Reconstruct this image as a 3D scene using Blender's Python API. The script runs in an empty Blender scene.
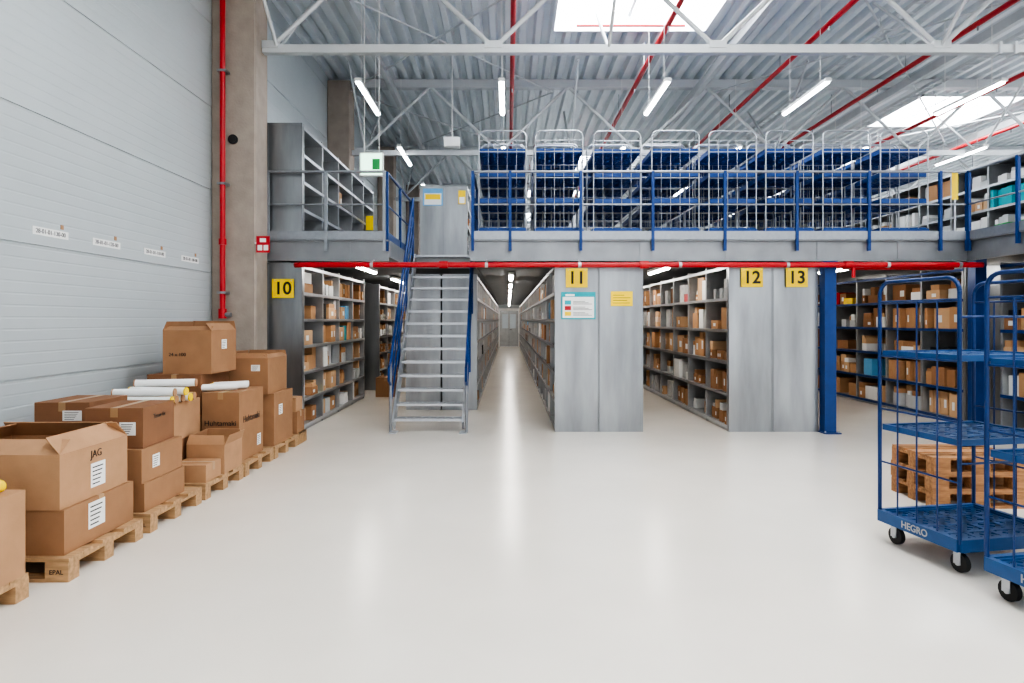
import bpy, math, random
from mathutils import Vector, Matrix
random.seed(7)
scene = bpy.context.scene
COL = scene.collection

# ------------------------------------------------------------ materials
def mat(name, col, rough=0.6, metal=0.0, var=0.0, scale=8.0, bump=0.0, bscale=60.0, emit=None, estr=0.0, stretch=(1,1,1), spec=0.5):
    m = bpy.data.materials.new(name); m.use_nodes = True
    nt = m.node_tree; b = nt.nodes['Principled BSDF']
    b.inputs['Roughness'].default_value = rough
    b.inputs['Metallic'].default_value = metal
    b.inputs['Specular IOR Level'].default_value = spec
    c = (col[0], col[1], col[2], 1)
    b.inputs['Base Color'].default_value = c
    tc = nt.nodes.new('ShaderNodeTexCoord')
    mp = nt.nodes.new('ShaderNodeMapping'); mp.inputs['Scale'].default_value = stretch
    nt.links.new(tc.outputs['Object'], mp.inputs['Vector'])
    if var > 0:
        n = nt.nodes.new('ShaderNodeTexNoise'); n.inputs['Scale'].default_value = scale; n.inputs['Detail'].default_value = 5
        nt.links.new(mp.outputs['Vector'], n.inputs['Vector'])
        r = nt.nodes.new('ShaderNodeValToRGB')
        r.color_ramp.elements[0].position = 0.3; r.color_ramp.elements[1].position = 0.7
        r.color_ramp.elements[0].color = tuple(max(0, x*(1-var)) for x in col) + (1,)
        r.color_ramp.elements[1].color = tuple(min(1, x*(1+var)) for x in col) + (1,)
        nt.links.new(n.outputs['Fac'], r.inputs['Fac'])
        nt.links.new(r.outputs['Color'], b.inputs['Base Color'])
    if bump > 0:
        n2 = nt.nodes.new('ShaderNodeTexNoise'); n2.inputs['Scale'].default_value = bscale
        nt.links.new(mp.outputs['Vector'], n2.inputs['Vector'])
        bp = nt.nodes.new('ShaderNodeBump'); bp.inputs['Strength'].default_value = bump; bp.inputs['Distance'].default_value = 0.01
        nt.links.new(n2.outputs['Fac'], bp.inputs['Height'])
        nt.links.new(bp.outputs['Normal'], b.inputs['Normal'])
    if emit:
        b.inputs['Emission Color'].default_value = (*emit, 1); b.inputs['Emission Strength'].default_value = estr
    return m

M = {}
M['floor'] = mat('epoxy_floor', (0.72,0.665,0.59), 0.22, 0, 0.03, 1.3, 0.06, 90, spec=0.5)
M['wall'] = mat('wall_sandwich_panel', (0.47,0.51,0.525), 0.38, 0, 0.02, 2)
M['deck'] = mat('roof_deck_white', (0.74,0.78,0.80), 0.4, 0.1, 0.03, 3)
M['concrete'] = mat('concrete', (0.36,0.305,0.26), 0.85, 0, 0.10, 5, 0.3, 40)
M['steel'] = mat('truss_paint_grey', (0.60,0.62,0.63), 0.45, 0.2, 0.03, 4)
M['galv'] = mat('galvanised_sheet', (0.33,0.345,0.36), 0.30, 0.86, 0.24, 2.2, 0.06, 18, stretch=(1.6,1.6,0.3))
M['galv_l'] = mat('galvanised_shelf', (0.42,0.43,0.44), 0.42, 0.6, 0.10, 5)
M['fascia'] = mat('galvanised_edge_beam', (0.28,0.29,0.305), 0.42, 0.6, 0.12, 3)
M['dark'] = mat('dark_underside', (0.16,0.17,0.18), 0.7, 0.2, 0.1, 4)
M['blue'] = mat('blue_paint', (0.006,0.045,0.19), 0.35, 0.1, 0.08, 10)
M['blue_c'] = mat('blue_paint_cage', (0.005,0.034,0.14), 0.35, 0.1, 0.08, 10)
M['blue_pl'] = mat('blue_plastic_lattice', (0.012,0.075,0.22), 0.4, 0, 0.08, 12)
M['navy'] = mat('navy_plastic_lattice', (0.010,0.060,0.25), 0.45, 0, 0.1, 12)
M['wire'] = mat('zinc_wire', (0.50,0.52,0.55), 0.35, 0.8, 0.04, 20)
M['rail'] = mat('zinc_rail', (0.33,0.35,0.38), 0.4, 0.7, 0.05, 20)
M['red'] = mat('red_sprinkler_paint', (0.48,0.010,0.018), 0.35, 0, 0.08, 10)
M['yellow'] = mat('sign_yellow', (0.95,0.66,0.0), 0.5, 0, 0.02, 10)
M['black'] = mat('black', (0.01,0.01,0.012), 0.5, 0, 0.1, 10)
M['white'] = mat('paper_white', (0.82,0.82,0.80), 0.6, 0, 0.02, 10)
M['pgrey'] = mat('plastic_light_grey', (0.55,0.56,0.56), 0.5, 0, 0.05, 10)
M['teal'] = mat('teal_print', (0.0,0.36,0.42), 0.5, 0, 0.03, 10)
M['green'] = mat('green', (0.05,0.42,0.12), 0.5, 0, 0.05, 10)
M['lblue'] = mat('light_blue', (0.15,0.42,0.70), 0.5, 0, 0.05, 10)
M['card'] = mat('cardboard', (0.34,0.18,0.092), 0.85, 0, 0.08, 6, 0.12, 120)
M['card2'] = mat('cardboard_light', (0.44,0.25,0.135), 0.85, 0, 0.08, 6, 0.1, 120)
M['card3'] = mat('cardboard_dark', (0.25,0.12,0.06), 0.85, 0, 0.08, 6, 0.1, 120)
M['scard'] = mat('stock_cardboard', (0.50,0.28,0.14), 0.85, 0, 0.15, 1.7)
M['scard2'] = mat('stock_cardboard_light', (0.60,0.38,0.215), 0.85, 0, 0.12, 1.7)
M['scard3'] = mat('stock_cardboard_dark', (0.34,0.17,0.08), 0.85, 0, 0.12, 1.7)
M['cardin'] = mat('cardboard_inside', (0.22,0.115,0.06), 0.9, 0, 0.08, 6)
M['tape'] = mat('packing_tape', (0.40,0.24,0.12), 0.3, 0, 0.03, 10)
M['wood'] = mat('pallet_wood', (0.44,0.27,0.14), 0.8, 0, 0.25, 7, 0.2, 60, stretch=(1,6,6))
M['wood2'] = mat('pallet_wood_orange', (0.38,0.19,0.085), 0.8, 0, 0.3, 7, 0.2, 60, stretch=(1,6,6))
M['lamp'] = mat('lamp_tube', (1,1,1), 0.4, 0, 0, emit=(0.93,0.97,1.0), estr=14)
M['lamp2'] = mat('lamp_tube_aisle', (1,1,1), 0.4, 0, 0, emit=(1.0,0.96,0.90), estr=26)
M['sky'] = mat('skylight_dome', (1,1,1), 0.4, 0, 0, emit=(0.93,0.97,1.0), estr=8)
M['exit'] = mat('exit_sign_face', (0.7,1,0.8), 0.4, 0, 0, emit=(0.6,1.0,0.75), estr=0.9)
M['rubber'] = mat('rubber_black', (0.02,0.02,0.02), 0.6, 0, 0.1, 20)
M['glass'] = mat('door_glass', (0.55,0.62,0.66), 0.1, 0, 0.03, 4)

# ------------------------------------------------------------ mesh builder
class MB:
    def __init__(s): s.v=[]; s.f=[]; s.m=[]; s.sm=[]
    def pts(s, P, F, m=0, smooth=False):
        o=len(s.v); s.v += [tuple(p) for p in P]
        for f in F: s.f.append(tuple(i+o for i in f)); s.m.append(m); s.sm.append(smooth)
    def box(s,x0,y0,z0,x1,y1,z1,m=0):
        P=[(x0,y0,z0),(x1,y0,z0),(x1,y1,z0),(x0,y1,z0),(x0,y0,z1),(x1,y0,z1),(x1,y1,z1),(x0,y1,z1)]
        s.pts(P,[(0,3,2,1),(4,5,6,7),(0,1,5,4),(1,2,6,5),(2,3,7,6),(3,0,4,7)],m)
    def obox(s,c,size,mtx,m=0):
        hx,hy,hz=[a/2 for a in size]
        P=[Vector(c)+mtx@Vector((sx*hx,sy*hy,sz*hz)) for sz in(-1,1) for sx,sy in((-1,-1),(1,-1),(1,1),(-1,1))]
        s.pts(P,[(0,3,2,1),(4,5,6,7),(0,1,5,4),(1,2,6,5),(2,3,7,6),(3,0,4,7)],m)
    def beam(s,p,q,w,h,m=0):
        p=Vector(p);q=Vector(q);d=(q-p)
        rot=d.to_track_quat('Y','Z').to_matrix()
        s.obox((p+q)/2,(w,d.length,h),rot,m)
    def tube(s,p,q,r,n=8,m=0,cap=True):
        p=Vector(p);q=Vector(q);d=q-p
        rot=d.to_track_quat('Z','Y').to_matrix()
        P=[];
        for e in(p,q):
            for i in range(n):
                a=2*math.pi*(i+0.5)/n
                P.append(e+rot@Vector((r*math.cos(a),r*math.sin(a),0)))
        F=[(i,(i+1)%n,n+(i+1)%n,n+i) for i in range(n)]
        s.pts(P,F,m,n>5)
        if cap:
            s.pts(P,[tuple(reversed(range(n))),tuple(range(n,2*n))],m)
    def path(s,pts,r,n=8,m=0):
        for a,b in zip(pts[:-1],pts[1:]): s.tube(a,b,r,n,m)
    def build(s,name,mats,parent=None,loc=(0,0,0),rz=0):
        me=bpy.data.meshes.new(name); me.from_pydata(s.v,[],s.f); me.update()
        for k in mats: me.materials.append(M[k])
        me.polygons.foreach_set('material_index',s.m)
        me.polygons.foreach_set('use_smooth',s.sm)
        o=bpy.data.objects.new(name,me); COL.objects.link(o)
        o.location=loc; o.rotation_euler=(0,0,rz)
        if parent: o.parent=parent
        return o
def empty(name,loc=(0,0,0)):
    e=bpy.data.objects.new(name,None); COL.objects.link(e); e.location=loc; e.empty_display_size=0.2; return e
def text(name,body,size,loc,rot,m,parent=None,align='CENTER',bold=0.02):
    c=bpy.data.curves.new(name,'FONT'); c.body=body; c.size=size; c.extrude=0.0008; c.align_x=align; c.align_y='CENTER'
    c.materials.append(M[m]); c.offset=size*bold
    o=bpy.data.objects.new(name,c); COL.objects.link(o); o.location=loc; o.rotation_euler=rot
    if parent: o.parent=parent
    return o
FRONT=(math.pi/2,0,0); RIGHTF=(math.pi/2,0,math.pi/2); LEFTF=(math.pi/2,0,-math.pi/2)

WX=-4.0; RX=24.0; BY=38.6; CZ=7.0; FY=9.14; MZ=2.73
# ------------------------------------------------------------ shell
b=MB(); b.box(WX-.3,-7,-0.2,RX+.3,BY+.3,0); b.build('floor',['floor'])
b=MB(); prof=[]; z=0.0; ph=1.12
while z<CZ+.15:
    prof.append((0.0,z)); n=11
    for i in range(n):
        zb=z+0.02+(ph-0.04)*(i+1)/n
        prof += [(0.0,zb-0.020),(-0.0016,zb-0.014),(-0.0016,zb-0.006),(0,zb)]
    prof += [(0.0,z+ph-0.014),(-0.014,z+ph-0.011),(-0.014,z+ph-0.002)]
    z+=ph
P=[];F=[]
for (d,z) in prof:
    P.append((WX+d,-7,z)); P.append((WX+d,BY,z))
for i in range(len(prof)-1): F.append((2*i,2*i+1,2*i+3,2*i+2))
b.pts(P,F,0)
b.box(WX-.3,-7,0,WX-.03,BY,CZ+.3)
b.build('wall_left',['wall'])
b=MB(); b.box(WX-.3,BY,0,RX+.3,BY+.3,CZ+.3); 
for i in range(1,6): b.box(WX,BY-.012,i*1.12,RX,BY,i*1.12+.015)
b.build('wall_back',['wall'])
b=MB(); b.box(RX,-7,0,RX+.3,BY+.3,CZ+.3)
for i in range(1,6): b.box(RX-.012,-7,i*1.12,RX,BY,i*1.12+.015)
b.build('wall_right',['wall'])

# ceiling: trapezoidal deck with skylight openings
SK=[]
for xs,ww in ((0.8,2.9),(9.9,2.6),(18.8,2.9)):
    for ys in (-2.0,3.6,9.45,15.3,20.7,26.4,32.1):
        if xs==0.8 and ys in (15.3,): continue
        SK.append((xs,ys,xs+ww,ys+2.45))
def in_sk(x,y): return any(a<=x<=c and bb<=y<=d for a,bb,c,d in SK)
xb=sorted(set([WX-.3,RX+.3]+[s[0] for s in SK]+[s[2] for s in SK]))
yb=sorted(set([-7,BY+.3]+[s[1] for s in SK]+[s[3] for s in SK]))
b=MB(); pitch=0.29; hgt=0.13
for x0,x1 in zip(xb[:-1],xb[1:]):
    n=max(1,round((x1-x0)/pitch)); p=(x1-x0)/n
    for y0,y1 in zip(yb[:-1],yb[1:]):
        if in_sk((x0+x1)/2,(y0+y1)/2): continue
        P=[];F=[]
        for i in range(n):
            xx=x0+i*p
            for fx,dz in ((0,0),(0.36,0),(0.5,hgt),(0.86,hgt)): 
                P += [(xx+fx*p,y0,CZ+dz),(xx+fx*p,y1,CZ+dz)]
        P += [(x1,y0,CZ),(x1,y1,CZ)]
        for i in range(len(P)//2-1): F.append((2*i,2*i+1,2*i+3,2*i+2))
        b.pts(P,F,0)
b.build('ceiling',['deck'])
for i,(x0,y0,x1,y1) in enumerate(SK):
    b=MB()
    for bx in ((x0,y0,x0+.05,y1),(x1-.05,y0,x1,y1),(x0,y0,x1,y0+.05),(x0,y1-.05,x1,y1)):
        b.box(bx[0],bx[1],CZ-.05,bx[2],bx[3],CZ+.30,0)
    b.box(x0,y0,CZ+.30,x1,y1,CZ+.33,1)
    b.box((x0+x1)/2-.03,y0,CZ+.24,(x0+x1)/2+.03,y1,CZ+.29,0)
    b.build('window_%d'%(i+1),['deck','sky'])

# columns
def column(x0,y0,w,d,name='concrete_column'):
    b=MB(); c=0.02
    P=[]
    for z in (0,CZ-.1):
        P+=[(x0,y0+c,z),(x0+c,y0,z),(x0+w-c,y0,z),(x0+w,y0+c,z),(x0+w,y0+d,z),(x0,y0+d,z)]
    n=6
    b.pts(P,[(i,(i+1)%n,n+(i+1)%n,n+i) for i in range(n)]+[tuple(range(6,12))])
    return b.build(name,['concrete'])
column(WX,8.62,0.60,0.42)
for yy in (3.1,14.15,19.6,25.1,30.6): column(WX,yy,0.50,0.42)
b=MB(); b.tube((-3.70,8.62,4.03),(-3.70,8.598,4.03),0.065,20,0); b.tube((-3.70,8.6,4.03),(-3.70,8.59,4.03),0.045,16,1); b.build('cable_gland',['black','rubber'])
b=MB(); b.tube((-3.80,8.52,1.72),(-3.80,8.52,CZ-.15),0.036,14,0); b.tube((-3.80,8.52,1.62),(-3.80,8.52,1.75),0.055,14,0)
for z in (1.95,3.4,4.9,6.2): b.box(-3.86,8.48,z,-3.74,8.618,z+.03,1); 
b.tube((-3.80,8.52,2.6),(-3.80,8.52,2.68),0.050,14,0)
b.tube((-3.80,8.52,1.67),(-3.68,8.5,1.67),0.03,10,1)
b.build('sprinkler_riser_pipe',['red','galv'])

# trusses
for k,ty in enumerate((-2.1,3.4,8.9,14.4,19.9,25.4,30.9,36.4)):
    b=MB()
    b.box(WX+.02,ty-.055,5.30,RX,ty+.055,5.41,0)
    b.box(WX+.02,ty-.09,6.80,RX,ty+.09,6.98,0)
    x=WX+0.7; up=False; st=1.55
    while x+st<RX:
        z0,z1=(5.38,6.85) if not up else (6.85,5.38)
        b.tube((x,ty,z0),(x+st,ty,z1),0.036,6,0)
        if not up: b.box(x-.12,ty-.07,5.36,x+.12,ty+.07,5.46,0)
        x+=st; up=not up
    for xx in (6.9,):
        b.box(xx-.12,ty-.09,5.27,xx-.09,ty+.09,5.44,0); b.box(xx+.09,ty-.09,5.27,xx+.12,ty+.09,5.44,0)
    b.build('roof_truss',['steel'])
for xx in (-2.55,4.2,8.6,13.0,17.6,22.0):
    b=MB(); b.box(xx-.05,-7,6.62,xx+.05,BY,6.79,0); b.build('roof_purlin',['steel'])
b=MB()
for (x0,y0,x1,y1) in ((-3.6,8.9,1.0,14.4),(1.0,8.9,-3.6,14.4),(4.6,8.9,9.2,14.4),(9.2,8.9,4.6,14.4),(9.2,14.4,13.8,19.9),(13.8,14.4,9.2,19.9),(-3.6,14.4,1,19.9),(1,14.4,-3.6,19.9)):
    b.tube((x0,y0,6.72),(x1,y1,6.72),0.018,6,0)
for xx in (-3.2,1.4,6.0,10.6,15.2):
    for ty in (8.9,14.4,19.9): 
        b.tube((xx,ty,5.35),(xx+.0,ty+1.6,6.8),0.025,6,0); b.tube((xx,ty,5.35),(xx,ty-1.6,6.8),0.025,6,0)
b.build('roof_wind_bracing',['steel'])
for xx in (6.4,8.9):
    b=MB(); zt=6.5
    b.box(xx-.10,6,zt,xx-.09,BY-.1,zt+.06); b.box(xx+.09,6,zt,xx+.10,BY-.1,zt+.06)
    y=6
    while y<36: b.box(xx-.09,y,zt,xx+.09,y+.03,zt+.015); y+=.3
    y=8
    while y<36: b.tube((xx,y,zt),(xx,y,6.8),.008,4); y+=3
    b.build('cable_tray',['steel'])
for xx in (0.08,2.55,5.10,7.45,9.85,12.3,14.7,17.2):
    b=MB(); zq=6.30; b.tube((xx,-6,zq),(xx,BY-.1,zq),0.045,8,0)
    y=1.0
    while y<BY-1:
        b.tube((xx,y,zq),(xx,y,6.8),.008,4,1); b.tube((xx,y+.9,zq),(xx,y+.9,zq-.11),.014,6,1); y+=2.75
    b.build('sprinkler_pipe',['red','galv'])
b=MB(); b.tube((1.2,11.2,6.75),(3.1,11.2,6.75),0.022,8,0); b.build('sprinkler_cross_pipe',['red'])

# hall lamps
def lamp(name,x,y,z,L,m,top,hang=True):
    b=MB(); b.box(x-.045,y,z,x+.045,y+L,z+.05,0); b.box(x-.05,y-.02,z-.0,x+.05,y,z+.05,0)
    P=[];F=[];n=5
    for yy in (y+.02,y+L-.02):
        for i in range(n):
            a=math.pi*i/(n-1); P.append((x-.04*math.cos(a),yy,z-.035*math.sin(a)))
    F=[(i,i+1,n+i+1,n+i) for i in range(n-1)]+[tuple(range(n)),tuple(range(2*n-1,n-1,-1))]
    b.pts(P,F,1)
    if hang:
        for yy in (y+.25,y+L-.25): b.tube((x,yy,z+.05),(x,yy,top),.005,4,0)
    b.build(name,['white',m])
for xx in (-2.35,-0.1,2.5,5.0,7.75,10.3,13.0,16.0,19.5):
    for yy in (-3.8,0.1,4.0,10.0,13.8,17.6,21.4,26,31):
        lamp('linear_pendant_lamp',xx,yy,5.33,1.6,'lamp',6.9)

# ------------------------------------------------------------ mezzanine
mez=empty('mezzanine')
b=MB()
def slab(x0,y0,x1,y1): 
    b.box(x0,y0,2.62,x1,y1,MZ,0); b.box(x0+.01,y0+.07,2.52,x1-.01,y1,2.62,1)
slab(-3.48,FY,-1.70,11.3); slab(-3.48,11.3,-0.54,BY-.05); slab(-0.54,FY,6.57,BY-.05); slab(6.57,3.5,RX-.1,BY-.05)
b.build('deck_plate',['galv_l','dark'],mez)
b=MB()
def fas(x0,y0,x1,y1):
    if abs(y1-y0)<.01:
        b.box(x0,y0-.02,2.44,x1,y0,MZ+.01,0); b.box(x0,y0-.06,2.44,x1,y0-.02,2.46,0); b.box(x0,y0-.06,MZ-.01,x1,y0-.02,MZ+.01,0)
    else:
        b.box(x0-.02,y0,2.44,x0,y1,MZ+.01,0); b.box(x0-.06,y0,2.44,x0-.02,y1,2.46,0); b.box(x0-.06,y0,MZ-.01,x0-.02,y1,MZ+.01,0)
fas(-3.48,FY,-1.70,FY); fas(-0.54,FY,6.57,FY); fas(6.57,3.5,6.57,FY)
for xx in (-2.3,0.66,1.93,3.15,4.45,5.6): b.box(xx-.05,FY-.03,2.45,xx+.05,FY-.019,MZ,0)
b.box(-1.70,FY,2.5,-1.68,11.3,MZ,0); b.box(-.56,FY,2.5,-.54,11.3,MZ,0)
b.build('edge_channel',['fascia'],mez)

def post_col(x,y,top=2.43):
    b=MB(); w=.08
    b.box(x-w,y-w,0.015,x-w+.02,y+w,top,0); b.box(x+w-.02,y-w,0.015,x+w,y+w,top,0); b.box(x-w+.02,y-.01,0.015,x+w-.02,y+.01,top,0)
    b.box(x-w+.02,y-w,.015,x+w-.02,y-w+.015,top,0)
    b.box(x-.10,y-.13,0,x+.13,y+.13,0.015,0); b.box(x-.09,y-.09,top-.02,x+.10,y+.09,top,0)
    for sx in(-.09,.105): 
        for sy in(-.105,.105): b.tube((x+sx,y+sy,.015),(x+sx,y+sy,.04),.012,6,1)
    b.build('steel_support_column',['blue','wire'])
post_col(4.54,9.085); post_col(6.78,9.25,2.51)
for (xx,yy) in ((7.62,5.4),(10.5,4.3)): post_col(xx,yy,2.51)

# railings
def railing(p,q,name='guard_railing',ts=(0,1),z0=MZ,mr='rail',h=0.97,pr='blue'):
    b=MB(); p=Vector(p);q=Vector(q)
    for hh,r in ((h,.019),(h*.52,.013)):
        b.tube((p.x,p.y,z0+hh),(q.x,q.y,z0+hh),r,8,0)
    d=(q-p)
    b.beam((p.x,p.y,z0+.07),(q.x,q.y,z0+.07),.008,.12,0)
    for t in ts:
        c=p+d*t
        b.box(c.x-.020,c.y-.020,z0-.15,c.x+.020,c.y+.020,z0+h+.01,1)
    return b.build(name,[mr,pr])
L=7.0
railing((-.50,FY-.08),(6.50,FY-.08),ts=[0]+[ (x+.5)/L for x in (.03,1.03,2.05,3.07,4.09,5.11,6.12)]+[1])
railing((-3.40,FY-.08),(-1.75,FY-.08),ts=(0,.5,1),pr='rail')
railing((-1.72,FY-.02),(-1.72,11.3),ts=(0,.5,1),mr='blue')
railing((-.50,FY+.1),(-.50,11.3),ts=(0,.5,1),mr='blue')
railing((6.51,3.6),(6.51,FY-.1),ts=(0,.28,.56,.84,1))

# ------------------------------------------------------------ roll containers
def cage_mesh(name,W,D,H,shelves,frame,rows=5,lat='blue_pl',rr=.014,nl=7,lip=.02):
    b=MB(); r=rr
    zb=shelves[0]
    for y in (-D/2,D/2): b.box(-W/2,y-.02,zb-.05,W/2,y+.02,zb+.03,1)
    for x in (-W/2,W/2): b.box(x-.02,-D/2,zb-.05,x+.02,D/2,zb+.03,1)
    for y in (-D/2,D/2):
        cr=.09; pts=[(-W/2,y,zb)]
        pts.append((-W/2,y,H-cr))
        for i in range(1,6):
            a=math.pi-math.pi/2*i/5; pts.append((-W/2+cr+cr*math.cos(a),y,H-cr+cr*math.sin(a)))
        for i in range(0,6):
            a=math.pi/2-math.pi/2*i/5; pts.append((W/2-cr+cr*math.cos(a),y,H-cr+cr*math.sin(a)))
        pts.append((W/2,y,zb))
        b.path(pts,r,8,0)
        for z in (zb+.38,zb+.76,zb+1.14,H-.14): b.tube((-W/2,y,z),(W/2,y,z),.007,6,0)
        for i in range(1,rows): 
            x=-W/2+W*i/rows; b.tube((x,y,zb),(x,y,H-.14),.0045 if rows>4 else .006,5,0)
    for z in (H-.25,zb+.5): b.tube((W/2,-D/2,z),(W/2,D/2,z),.008,6,0)
    for zi,z in enumerate(shelves):
        w=W/2-.02; d=D/2-.02
        for x in (-w,w): b.box(x-.015,-d,z-.02,x+.015,d,z+lip,1)
        for y in (-d,d): b.box(-w,y-.015,z-.02,w,y+.015,z+lip,1)
        step=2*w/nl
        def clipdiag(c,sgn):
            ps=[]
            for x in(-w,w):
                y=sgn*x+c
                if -d<=y<=d: ps.append((x,y))
            for y in(-d,d):
                x=(y-c)*sgn
                if -w<x<w: ps.append((x,y))
            return ps
        c=-(w+d)+step/2
        while c<w+d:
            for sgn in(1,-1):
                ps=clipdiag(c,sgn)
                if len(ps)>=2: b.beam((*ps[0],z),(*ps[1],z),.030,.018,1)
            c+=step
        for t in (-.5,0,.5):
            b.box(t*w-.018,-d,z-.012,t*w+.018,d,z+.012,1)
            b.box(-w,t*d-.018,z-.012,w,t*d+.018,z+.012,1)
    for x in (-W/2+.07,W/2-.07):
        for y in (-D/2+.07,D/2-.07):
            b.box(x-.035,y-.03,zb-.07,x+.035,y+.03,zb-.05,2)
            for s in(-1,1): b.box(x-.02,y+s*.022-.003,.05,x+.03,y+s*.022+.003,zb-.06,2)
            b.tube((x+.01,y-.017,.06),(x+.01,y+.017,.06),.06,18,3)
            b.tube((x+.01,y-.028,.06),(x+.01,y+.028,.06),.018,10,2)
    return b.build(name,[frame,lat,'wire','rubber'])
big=cage_mesh('roll_container',.66,.80,1.87,(.20,.83,1.36),'blue_c',4)
big.location=(3.15,4.39,0); big.rotation_euler=(0,0,math.radians(-79.5))
big2=bpy.data.objects.new('roll_container',big.data); COL.objects.link(big2)
big2.location=(3.23,3.46,0); big2.rotation_euler=(0,0,math.radians(-79.5))
for o in (big,big2):
    t=text('maker_lettering','HEGRO',.065,(0.0,-.422,.19),(math.pi/2,0,0),'galv_l',o)
small=cage_mesh('roll_container',.68,.72,1.60,(.16,.58,.96,1.30),'wire',5,'navy',.010,6,.045)
small.location=(-.08,9.60,MZ)
for i in range(8):
    for j in range(3):
        if i==0 and j==0: continue
        o=bpy.data.objects.new('roll_container',small.data); COL.objects.link(o)
        o.location=(-.08+.83*i+random.uniform(-.015,.015),9.60+(0,.80,1.65)[j]+random.uniform(-.02,.02),MZ); o.rotation_euler=(0,0,random.choice((0,math.pi))+random.uniform(-.015,.015))

# ------------------------------------------------------------ racks
STK=['scard','scard2','scard3','white','lblue','yellow','green','pgrey','teal','black','red']
WTS=[32,28,20,26,1.5,.7,.15,12,.4,2.5,.4]
def rack(xf,fc,y0,y1,z0,zt,nl,depth=.6,fill=.86,endpanel=True,name='shelving_rack',bay=1.0,blue_edge=False,backsheet=True,wts=None):
    W_=wts or WTS
    par=empty(name)
    b=MB(); xb_=xf-fc*depth
    lo,hi=min(xf,xb_),max(xf,xb_)
    n=max(1,round((y1-y0)/bay)); by=(y1-y0)/n
    pitch=(zt-z0-.12)/nl
    for i in range(n+1):
        y=y0+i*by; ya=min(max(y-.02,y0),y1-.04)
        b.box(lo,ya,z0,lo+.03,ya+.04,zt,0); b.box(hi-.03,ya,z0,hi,ya+.04,zt,0)
        if 0<i<n: b.box(lo+.03,y-.003,z0+.05,hi-.03,y+.003,zt,0)
        else: b.box(lo+.03,ya+.01,z0+.05,hi-.03,ya+.016,zt,0)
    for l in range(nl+1):
        z=z0+.08+pitch*l
        if l==nl: z=zt-.04
        b.box(lo,y0,z-.035,hi,y1,z,0)
        e=.004
        if fc>0: b.box(hi-.002,y0,z-.04,hi+e,y1,z+.004,2 if blue_edge else 1)
        else: b.box(lo-e,y0,z-.04,lo+.002,y1,z+.004,2 if blue_edge else 1)
    if backsheet: 
        xx=xb_; b.box(min(xx,xx+fc*.005),y0,z0+.05,max(xx,xx+fc*.005),y1,zt,0)
    b.box(lo+.02,y0,z0,hi-.02,y1,z0+.045,0)
    b.build('frame',['galv_l','wire','blue'],par)
    if endpanel:
        b=MB(); b.box(lo,y0-.045,z0,hi,y0-.012,zt,0)
        for x in (lo,hi-.018): b.box(x,y0-.055,z0,x+.018,y0-.045,zt,0)
        b.box(lo,y0-.055,zt-.02,hi,y0-.045,zt,0)
        b.build('end_panel',['galv'],par)
    if fill>0:
        b=MB()
        for i in range(n):
            for l in range(nl):
                z=z0+.083+pitch*l; y=y0+i*by+.05; ye=y0+(i+1)*by-.04
                kind=random.random()
                mrow=random.choices(range(len(STK)),W_)[0]; hrow=random.uniform(.12,pitch-.06)
                while y<ye-.08:
                    w=random.uniform(.18,.48) if kind>.3 else random.uniform(.10,.2)
                    w=min(w,ye-y)
                    if random.random()<fill:
                        h=random.uniform(.10,pitch-.06); m=random.choices(range(len(STK)),W_)[0]
                        if kind<.3: h=hrow+random.uniform(-.01,.01); m=mrow
                        off=random.uniform(.0,.13); dd=random.uniform(.25,depth-.15)
                        xa=xf-fc*off; xc=xf-fc*(off+dd)
                        b.box(min(xa,xc),y,z,max(xa,xc),y+w-.015,z+h,m)
                        if m<3 and random.random()<.5:
                            xl=xa+fc*.002; u=random.uniform(.1,.5)
                            b.box(min(xa,xl),y+w*u,z+h*.3,max(xa,xl),y+w*(u+.3),z+h*.65,3)
                        if h<pitch*.5 and random.random()<.6:
                            m2=random.choices(range(len(STK)),W_)[0]; h2=min(pitch-.06-h,random.uniform(.05,.16))
                            b.box(min(xa,xc),y+.01,z+h+.001,max(xa,xc),y+w*random.uniform(.6,.95),z+h+h2,m2)
                    y+=w
        b.build('stocked_boxes',STK,par)
    return par
YE=BY-1.2
rack(-2.94,1,9.2,13.1,0,2.42,6,.50)
rack(-2.94,1,14.65,YE,0,2.42,6,.50)
rack(-1.82,-1,11.45,YE,0,2.42,6,.62)
rack(-.55,1,11.45,YE,0,2.42,6,.62)
rack(.67,-1,9.2,YE,0,2.42,6,.625)
rack(1.93,1,9.2,YE,0,2.42,6,.625)
rack(3.156,-1,9.2,YE,0,2.42,5,.625)
rack(4.43,1,9.2,YE,0,2.42,6,.64)
BW=[40,30,26,12,1.5,1,.2,4,.3,2,.5]
rack(6.9,-1,9.7,YE,0,2.42,5,.6,blue_edge=True,wts=BW)
rack(7.0,-1,6.6,9.1,0,2.42,5,.6,blue_edge=True,wts=BW)
rack(9.2,-1,5,30,0,2.42,6,.6)
# upper level
GW=[10,8,3,44,1,1,.3,44,.4,2,.5]
rack(-2.94,1,9.2,14.0,MZ,4.42,4,.50,fill=.03)
rack(-1.86,-1,13.6,30,MZ,4.45,4,.5,fill=.3)
rack(-.86,1,13.6,30,MZ,4.45,4,.5,fill=.5)
for xx in (.95,3.4): 
    rack(xx,-1,15,30,MZ,4.35,4,.6,fill=.5,wts=GW); rack(xx+1.2,1,15,30,MZ,4.35,4,.6,fill=.5,wts=GW)
rack(9.0,-1,8,24,MZ,4.6,4,.6,fill=.8,wts=GW)
rack(6.9,-1,14.5,24,MZ,4.35,4,.6,fill=.7,wts=GW)
rack(11.0,-1,7,24,MZ,4.6,4,.6,fill=.8,wts=GW)

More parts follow.
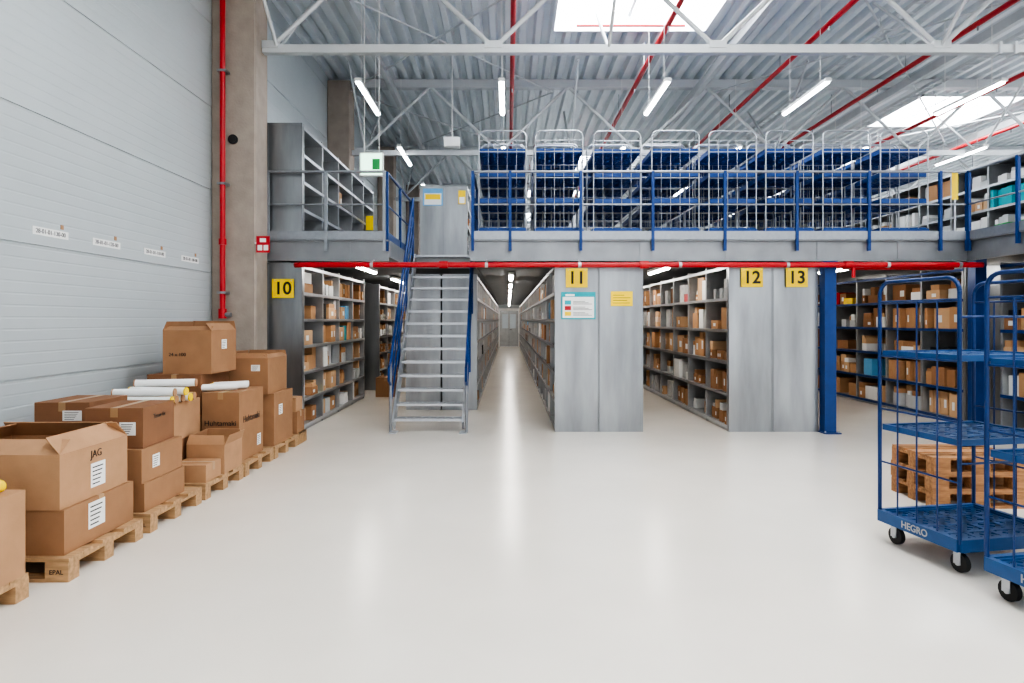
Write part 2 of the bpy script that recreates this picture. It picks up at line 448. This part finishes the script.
# aisle lamps
for xx,ys in ((.06,12.0),(2.55,10.2),(5.5,10.0),(-2.35,10.0),(8.2,7.5)):
    y=ys
    while y<YE: lamp('aisle_linear_lamp',xx,y,2.44,1.3,'lamp2',2.5,False); y+=3.0

# end door
b=MB(); y=BY-.015
b.box(-.62,y-.06,0,.74,y,2.3,0); b.box(-.5,y-.09,0.01,.62,y-.06,2.15,1)
b.box(-.35,y-.10,1.1,.0,y-.089,1.95,2); b.box(.12,y-.10,1.1,.47,y-.089,1.95,2); b.box(.055,y-.1,0.01,.065,y-.089,2.15,3)
b.box(.1,y-.14,1.0,.22,y-.12,1.03,3); b.box(.1,y-.12,1.0,.12,y-.09,1.03,3)
b.build('door_1',['white','galv_l','glass','black'])

# ------------------------------------------------------------ stair
st=empty('metal_staircase')
b=MB(); N=14; y0s=9.1; y1s=11.25; XL=-1.64; XR=-.62
for i in range(N):
    z=MZ*(i+1)/N; y=y0s+(y1s-y0s)*i/N
    b.box(XL+.03,y,z-.035,XR-.03,y+.03,z,0)
    b.box(XL+.03,y+.21,z-.035,XR-.03,y+.225,z,0)
    for k in range(5): b.box(XL+.03,y+.045+k*.034,z-.03,XR-.03,y+.052+k*.034,z-.004,0)
    for k in range(9): 
        x=XL+.05+(XR-XL-.12)*k/8; b.box(x,y+.02,z-.03,x+.012,y+.215,z-.004,0)
for x in (XL+.015,XR-.015):
    b.beam((x,y0s-.02,.10),(x,y1s+.0,MZ-.04),.03,.20,0)
    b.box(x-.05,y0s-.12,0,x+.05,y0s+.10,.012,0)
b.build('treads_and_stringers',['wire'],st)
b=MB()
for x in (XL-.03,XR+.03):
    b.tube((x,y0s,0.0),(x,y0s,1.0),.022,8,1)
    for t in (.33,.66,1.0):
        y=y0s+(y1s-y0s)*t; z=MZ*t
        b.tube((x,y,z-.1),(x,y,z+1.0),.02,8,0)
    for h,r in ((1.0,.021),(.68,.014),(.36,.014)):
        b.tube((x,y0s,h),(x,y1s,MZ+h),r,8,0)
    b.path([(x,y0s,1.0),(x,y0s-.12,.93),(x,y0s-.14,.75),(x,y0s,.68)],.019,8,0)
b.build('handrails',['blue','rail'],st)

# ------------------------------------------------------------ red pipe on front
b=MB(); zp=2.37; yp=8.93
b.tube((-2.9,yp,zp),(6.62,yp,zp),.038,14,0)
b.tube((-2.9,yp,zp),(-2.98,yp+.05,zp),.038,14,0)
b.tube((4.82,yp,zp),(4.82,yp,zp-.18),.025,8,0)
for x in (-1.9,-.3,1.0,2.4,3.9,5.3,6.3):
    b.tube((x-.02,yp,zp),(x+.02,yp,zp),.044,14,1); b.tube((x,yp,zp+.04),(x,FY-.05,2.45),.007,6,1)
for x in (-.9,1.9,4.75): b.tube((x-.06,yp,zp),(x+.06,yp,zp),.052,14,0)
b.tube((4.9,9.35,2.36),(6.5,9.35,2.36),.03,10,0); b.tube((4.9,9.35,2.36),(4.9,yp,zp),.03,10,0)
b.build('sprinkler_main_pipe',['red','wire'])

# ------------------------------------------------------------ signs
def numsign(n,xc,zc,y):
    p=empty('aisle_number_sign'); 
    b=MB(); w=.155; h=.135
    b.box(xc-w,y,zc-h,xc+w,y+.004,zc+h,0); 
    for sx in(-.12,.12): b.tube((xc+sx,y+.002,zc+h-.02),(xc+sx,y-.003,zc+h-.02),.008,8,1)
    b.build('plate',['yellow','wire'],p)
    text('number',n,.25,(xc,y-.002,zc-.005),FRONT,'black',p)
numsign('11',.98,2.20,9.125); numsign('12',3.48,2.205,9.125); numsign('13',4.12,2.205,9.125); numsign('10',-3.21,2.05,9.125)
p=empty('notice_poster'); b=MB(); y=9.138
b.box(.76,y,1.61,1.25,y+.004,2.0,0); b.box(.78,y-.002,1.63,1.23,y,1.98,1); b.box(.78,y-.003,1.93,1.23,y-.002,1.98,0); b.box(.82,y-.004,1.94,.95,y-.003,1.97,1)
for i in range(3): 
    b.box(.81,y-.003,1.66+i*.08,.90,y-.002,1.72+i*.08,(3,4,0)[i])
    for k in range(3): b.box(.93,y-.003,1.665+i*.08+k*.018,1.2-.05*k,y-.002,1.671+i*.08+k*.018,2)
b.build('sheet',['teal','white','black','yellow','red'],p)
b=MB(); b.box(1.47,y,1.80,1.78,y+.004,2.01,0)
for i in range(4): b.box(1.50,y-.001,1.84+i*.037,1.50+(.24,.2,.25,.16)[i],y,1.846+i*.037,1)
b.build('yellow_notice_sheet',['yellow','black'])
b=MB(); yy=13.535; b.box(-1.80,yy,4.02,-1.38,yy+.004,4.38,0)
b.box(-1.77,yy-.002,4.04,-1.41,yy,4.28,2); b.box(-1.75,yy-.004,4.15,-1.43,yy-.002,4.26,1)
b.build('notice_poster',['lblue','yellow','white'])
b=MB(); b.box(-1.05,yy,4.05,-.90,yy+.004,4.34,0); b.box(-1.03,yy-.002,4.07,-.92,yy,4.2,1); b.build('yellow_notice_sheet',['yellow','white'])
b=MB(); b.box(-3.36,8.54,2.50,-3.18,8.545,2.72,0); b.box(-3.34,8.537,2.53,-3.28,8.54,2.60,1); b.box(-3.26,8.537,2.53,-3.20,8.54,2.60,1); b.box(-3.31,8.537,2.64,-3.23,8.54,2.69,1); b.box(-3.38,8.545,2.62,-3.35,8.62,2.64,1)
b.build('fire_equipment_sign',['red','white'])
b=MB(); b.box(-2.32,10.0,3.85,-1.95,10.06,4.22,0); b.box(-2.30,9.995,3.87,-1.97,10.0,4.20,1); b.box(-2.12,9.99,3.95,-2.0,9.995,4.12,2)
b.tube((-2.25,10.03,4.22),(-2.25,10.03,6.65),.008,4,0); b.tube((-2.02,10.03,4.22),(-2.02,10.03,6.65),.008,4,0)
b.build('emergency_exit_sign',['white','exit','green'])
b=MB(); b.box(-2.93,13.2,3.45,-2.78,13.205,3.75,0); b.build('aisle_number_sign',['yellow'])
b=MB(); b.box(6.45,9.3,3.35,6.54,9.304,3.75,0); b.box(6.49,9.305,2.73,6.51,9.32,3.7,1); b.build('yellow_notice_board',['yellow','wire'])
b=MB(); b.box(-1.25,12.5,5.0,-.95,12.7,5.18,0); b.tube((-1.1,12.6,5.18),(-1.1,12.6,6.9),.01,6,0); b.build('ceiling_sensor_box',['white'])
lb=empty('wall_location_labels')
for yy,tx in ((5.6,'28-01-01-130-00'),(6.38,'28-01-01-120-00'),(7.25,'28-01-01-110-00'),(8.05,'28-01-01-100-00'),(4.8,'28-01-01-140-00')):
    b=MB(); b.box(WX,yy-.22,2.325,WX+.003,yy+.22,2.395,0); b.box(WX,yy+.12,2.41,WX+.003,yy+.16,2.45,1); b.build('label',['white','card2'],lb)
    text('label_text',tx,.054,(WX+.004,yy,2.36),RIGHTF,'black',lb,bold=0.0)

# ------------------------------------------------------------ pallets & boxes
def pallet(x0,y0,z0=0,L=1.2,Wd=.8,m='wood',name='wooden_pallet',rz=0):
    b=MB(); hx,hy=L/2,Wd/2
    for y in (-hy,-hy/2-.01,0,hy/2+.01,hy):
        w=.072 if abs(y)in(hy,) or y==0 else .05
        yc=min(max(y,-hy+w),hy-w); b.box(-hx,yc-w+.004,.122,hx,yc+w-.004,.144,0)
    for x in (-hx+.072,0,hx-.072):
        b.box(x-.072,-hy,.1,x+.072,hy,.122,0)
        for y in (-hy+.05,0,hy-.05): b.box(x-.072,y-.05,.022,x+.072,y+.05,.1,0)
    for y in (-hy+.05,0,hy-.05): b.box(-hx,y-.05,0,hx,y+.05,.022,0)
    o=b.build(name,[m],None,(x0+hx,y0+hy,z0),rz)
    if Wd>.7: text('stamp','EPAL',.04,(hx-.075,-hy-.001,.06),FRONT,'black',o,bold=0)
    return o
for y in (3.9,4.8,5.68,6.52,7.36): pallet(-3.88,y,rz=random.uniform(-.012,.012))
pallet(-3.37,2.90,L=.60,Wd=.8)
pallet(-3.82,8.19,L=1.14,Wd=.33)

def cbox(x0,y0,z0,x1,y1,z1,m='card',open_=False,rz=0,label=None,text_=None,fk=.95):
    w,d,h=(x1-x0)/2,(y1-y0)/2,z1-z0
    b=MB(); t=.006
    if not open_:
        b.box(-w,-d,0,w,d,h-.004,0)
        g=.0015
        if w>d:
            b.box(-w,-d,h-.004,w,-g,h,0); b.box(-w,g,h-.004,w,d,h,0)
            b.box(-w,-.027,h,w,.027,h+.0012,2)
            b.box(w,-.027,h-.07,w+.0012,.027,h+.0012,2); b.box(-w-.0012,-.027,h-.07,-w,.027,h+.0012,2)
        else:
            b.box(-w,-d,h-.004,-g,d,h,0); b.box(g,-d,h-.004,w,d,h,0)
            b.box(-.027,-d,h,.027,d,h+.0012,2); b.box(-.027,-d-.0012,h-.07,.027,-d,h+.0012,2)
    else:
        b.box(-w,-d,0,w,d,t,0)
        b.box(-w,-d,t,w,-d+t,h,0); b.box(-w,d-t,t,w,d,h,0); b.box(-w,-d+t,t,-w+t,d-t,h,0); b.box(w-t,-d+t,t,w,d-t,h,0)
        b.box(-w+t,-d+t,t,w-t,d-t,h*.45,1)
        fl=min(w,d)*fk
        def flap(e0,e1,out,ang):
            e0=Vector(e0);e1=Vector(e1); o=Vector(out)*math.cos(ang)*fl+Vector((0,0,math.sin(ang)*fl))
            n=(e1-e0).cross(o).normalized()*t*.5
            ins=(e1-e0).normalized()*.02
            P=[e0-n,e1-n,e1+o-n-ins,e0+o-n+ins,e0+n,e1+n,e1+o+n-ins,e0+o+n+ins]
            b.pts(P,[(0,3,2,1),(4,5,6,7),(0,1,5,4),(1,2,6,5),(2,3,7,6),(3,0,4,7)],0)
        a=open_
        flap((-w,-d,h),(w,-d,h),(0,-1,0),a[0]); flap((w,-d,h),(w,d,h),(1,0,0),a[1])
        flap((w,d,h),(-w,d,h),(0,1,0),a[2]); flap((-w,d,h),(-w,-d,h),(-1,0,0),a[3])
    if label:
        for (face,u,v,lw,lh) in label:
            if face=='x':
                b.box(w,u-lw/2,v-lh/2,w+.0015,u+lw/2,v+lh/2,3)
                for k in range(5): b.box(w+.0015,u-lw*.4,v-lh*.38+k*lh*.17,w+.002,u+lw*(.1+.06*k),v-lh*.38+k*lh*.17+lh*.05,4)
            else:
                b.box(u-lw/2,-d-.0015,v-lh/2,u+lw/2,-d,v+lh/2,3)
                for k in range(5): b.box(u-lw*.4,-d-.002,v-lh*.38+k*lh*.17,u+lw*(.1+.06*k),-d-.0015,v-lh*.38+k*lh*.17+lh*.05,4)
    o=b.build('cardboard_box',[m,'cardin','tape','white','black'],None,((x0+x1)/2,(y0+y1)/2,z0),rz)
    for tt in (text_ or []):
        body,size,face,u,v=tt
        if face=='x': text('printed_text',body,size,(w+.002,u,v),RIGHTF,'black',o,bold=0.0)
        else: text('printed_text',body,size,(u,-d-.002,v),FRONT,'black',o,bold=0.0)
    return o
Z0=.145
cbox(-3.34,3.02,Z0,-2.76,3.66,.63,'card2')
b=MB()
for i in range(6):
    x=-3.28+i*.085; b.tube((x,3.08,.667),(x,3.60,.667),.035,10,(0,0,1,0,2,0)[i])
b.build('coated_paper_rolls',['yellow','white','lblue'])
# pallet 1
cbox(-3.62,3.95,Z0,-2.74,4.68,.425,'card',label=[('x',-.05,.17,.17,.17)])
cbox(-3.60,3.94,.427,-2.76,4.64,.765,'card2',open_=(2.6,2.35,2.3,2.4),label=[('x',.02,.14,.15,.16)],fk=.42,text_=[('JAG',.07,'x',.0,.28)])
# pallet 2
cbox(-3.28,4.84,Z0,-2.75,5.44,.36,'card')
cbox(-3.28,4.82,.362,-2.76,5.42,.62,'card',label=[('x',-.1,.14,.1,.1)])
cbox(-3.22,4.86,.622,-2.79,5.36,.93,'card3',label=[('y',.1,.15,.12,.10)],text_=[('Tissue 6x',.05,'x',0,.22)],rz=.05)
cbox(-3.80,4.85,Z0,-3.31,5.45,.55,'card2'); cbox(-3.70,5.0,.552,-3.27,5.50,.955,'card3',label=[('y',.08,.3,.15,.08)])
# pallet 3
cbox(-3.02,5.72,Z0,-2.70,6.02,.30,'card2'); cbox(-3.04,6.05,Z0,-2.68,6.45,.42,'card2',open_=(1.9,1.2,1.7,1.8),fk=.5)
cbox(-3.70,5.70,Z0,-3.08,6.40,.48,'card3'); cbox(-3.68,5.70,.482,-3.07,6.38,.83,'card2',label=[('y',.15,.2,.2,.1)])
# pallet 4
cbox(-3.12,6.52,Z0,-2.74,7.16,.86,'card',text_=[('Huhtamaki',.075,'y',0,.40),('Huhtamaki',.10,'x',0,.42)],label=[('x',.2,.15,.1,.12)])
cbox(-3.70,6.56,Z0,-3.15,7.20,.62,'card'); cbox(-3.70,6.56,.622,-3.15,7.22,1.04,'card3')
cbox(-3.56,6.60,1.042,-3.06,7.20,1.49,'card',open_=(2.7,2.3,1.6,1.9),label=[('x',0,.3,.12,.1)],fk=.4,text_=[('24 x 100',.05,'y',-.1,.2)])
# pallet 5
cbox(-3.18,7.38,Z0,-2.70,8.02,.75,'card',label=[('x',-.1,.4,.12,.12)])
cbox(-3.22,7.30,.752,-2.74,7.92,1.16,'card',open_=(2.2,2.5,1.5,1.8),label=[('y',.1,.3,.1,.07)],fk=.3)
cbox(-3.84,7.42,Z0,-3.24,8.05,.75,'card2'); cbox(-3.84,7.42,.752,-3.26,8.0,1.22,'card')
# pallet 6
cbox(-3.0,8.2,Z0,-2.70,8.48,.42,'card'); cbox(-2.98,8.2,.422,-2.72,8.46,.60,'card2')
# poster tubes
tubs=empty('poster_tubes')
for i,(x,y,z,a,L) in enumerate([(-3.33,5.80,.867,.05,.56),(-3.32,5.90,.867,-.04,.54),(-3.33,6.00,.867,.04,.56),(-3.30,6.10,.867,-.03,.56),(-3.32,6.20,.867,.02,.56),(-3.33,5.86,.935,.10,.54),(-3.28,6.00,.935,-.1,.56),(-3.26,6.10,1.00,.2,.54)]):
    b=MB(); dx,dy=math.cos(a)*L/2,math.sin(a)*L/2
    b.tube((x-dx,y-dy,z),(x+dx,y+dy,z),.036,14,0); 
    for s in(-1,1): b.tube((x+s*dx*.97,y+s*dy*.97,z),(x+s*dx*1.01,y+s*dy*1.01,z),.0375,14,1 if i%3==0 else 2)
    b.build('tube',['scard2' if i in(1,4) else 'white','yellow','card2'],tubs)
for i,(x,y,z,a,L) in enumerate([(-3.02,6.68,.90,.5,.36),(-2.96,6.80,.90,.6,.36),(-3.00,6.93,.90,.5,.36)]):
    b=MB(); dx,dy=math.cos(a)*L/2,math.sin(a)*L/2
    b.tube((x-dx,y-dy,z),(x+dx,y+dy,z),.036,14,0); b.tube((x-dx*1.02,y-dy*1.02,z),(x-dx*.95,y-dy*.95,z),.0375,14,1)
    b.build('tube',['white','yellow'],tubs)
cbox(-2.75,13.3,0,-2.35,13.8,.4,'card')
for k in range(3):
    pallet(3.60+random.uniform(-.02,.02),5.42,.1445*k,L=.82,Wd=.6,m='wood2',rz=random.uniform(-.03,.03))

# ------------------------------------------------------------ world, camera
w=bpy.data.worlds.new('World'); scene.world=w; w.use_nodes=True
w.node_tree.nodes['Background'].inputs['Color'].default_value=(0.94,0.97,1.0,1)
w.node_tree.nodes['Background'].inputs['Strength'].default_value=0.8
cam=bpy.data.cameras.new('Camera'); co=bpy.data.objects.new('Camera',cam); COL.objects.link(co)
co.location=(0,0,1.6); co.rotation_euler=(math.pi/2,0,0)
cam.sensor_width=36; cam.lens=22.5; cam.shift_x=4/1024; cam.shift_y=-21.5/1024; cam.clip_end=200; cam.clip_start=.05
scene.camera=co
scene.view_settings.view_transform='AgX'
scene.view_settings.look='AgX - High Contrast'
scene.view_settings.exposure=1.0
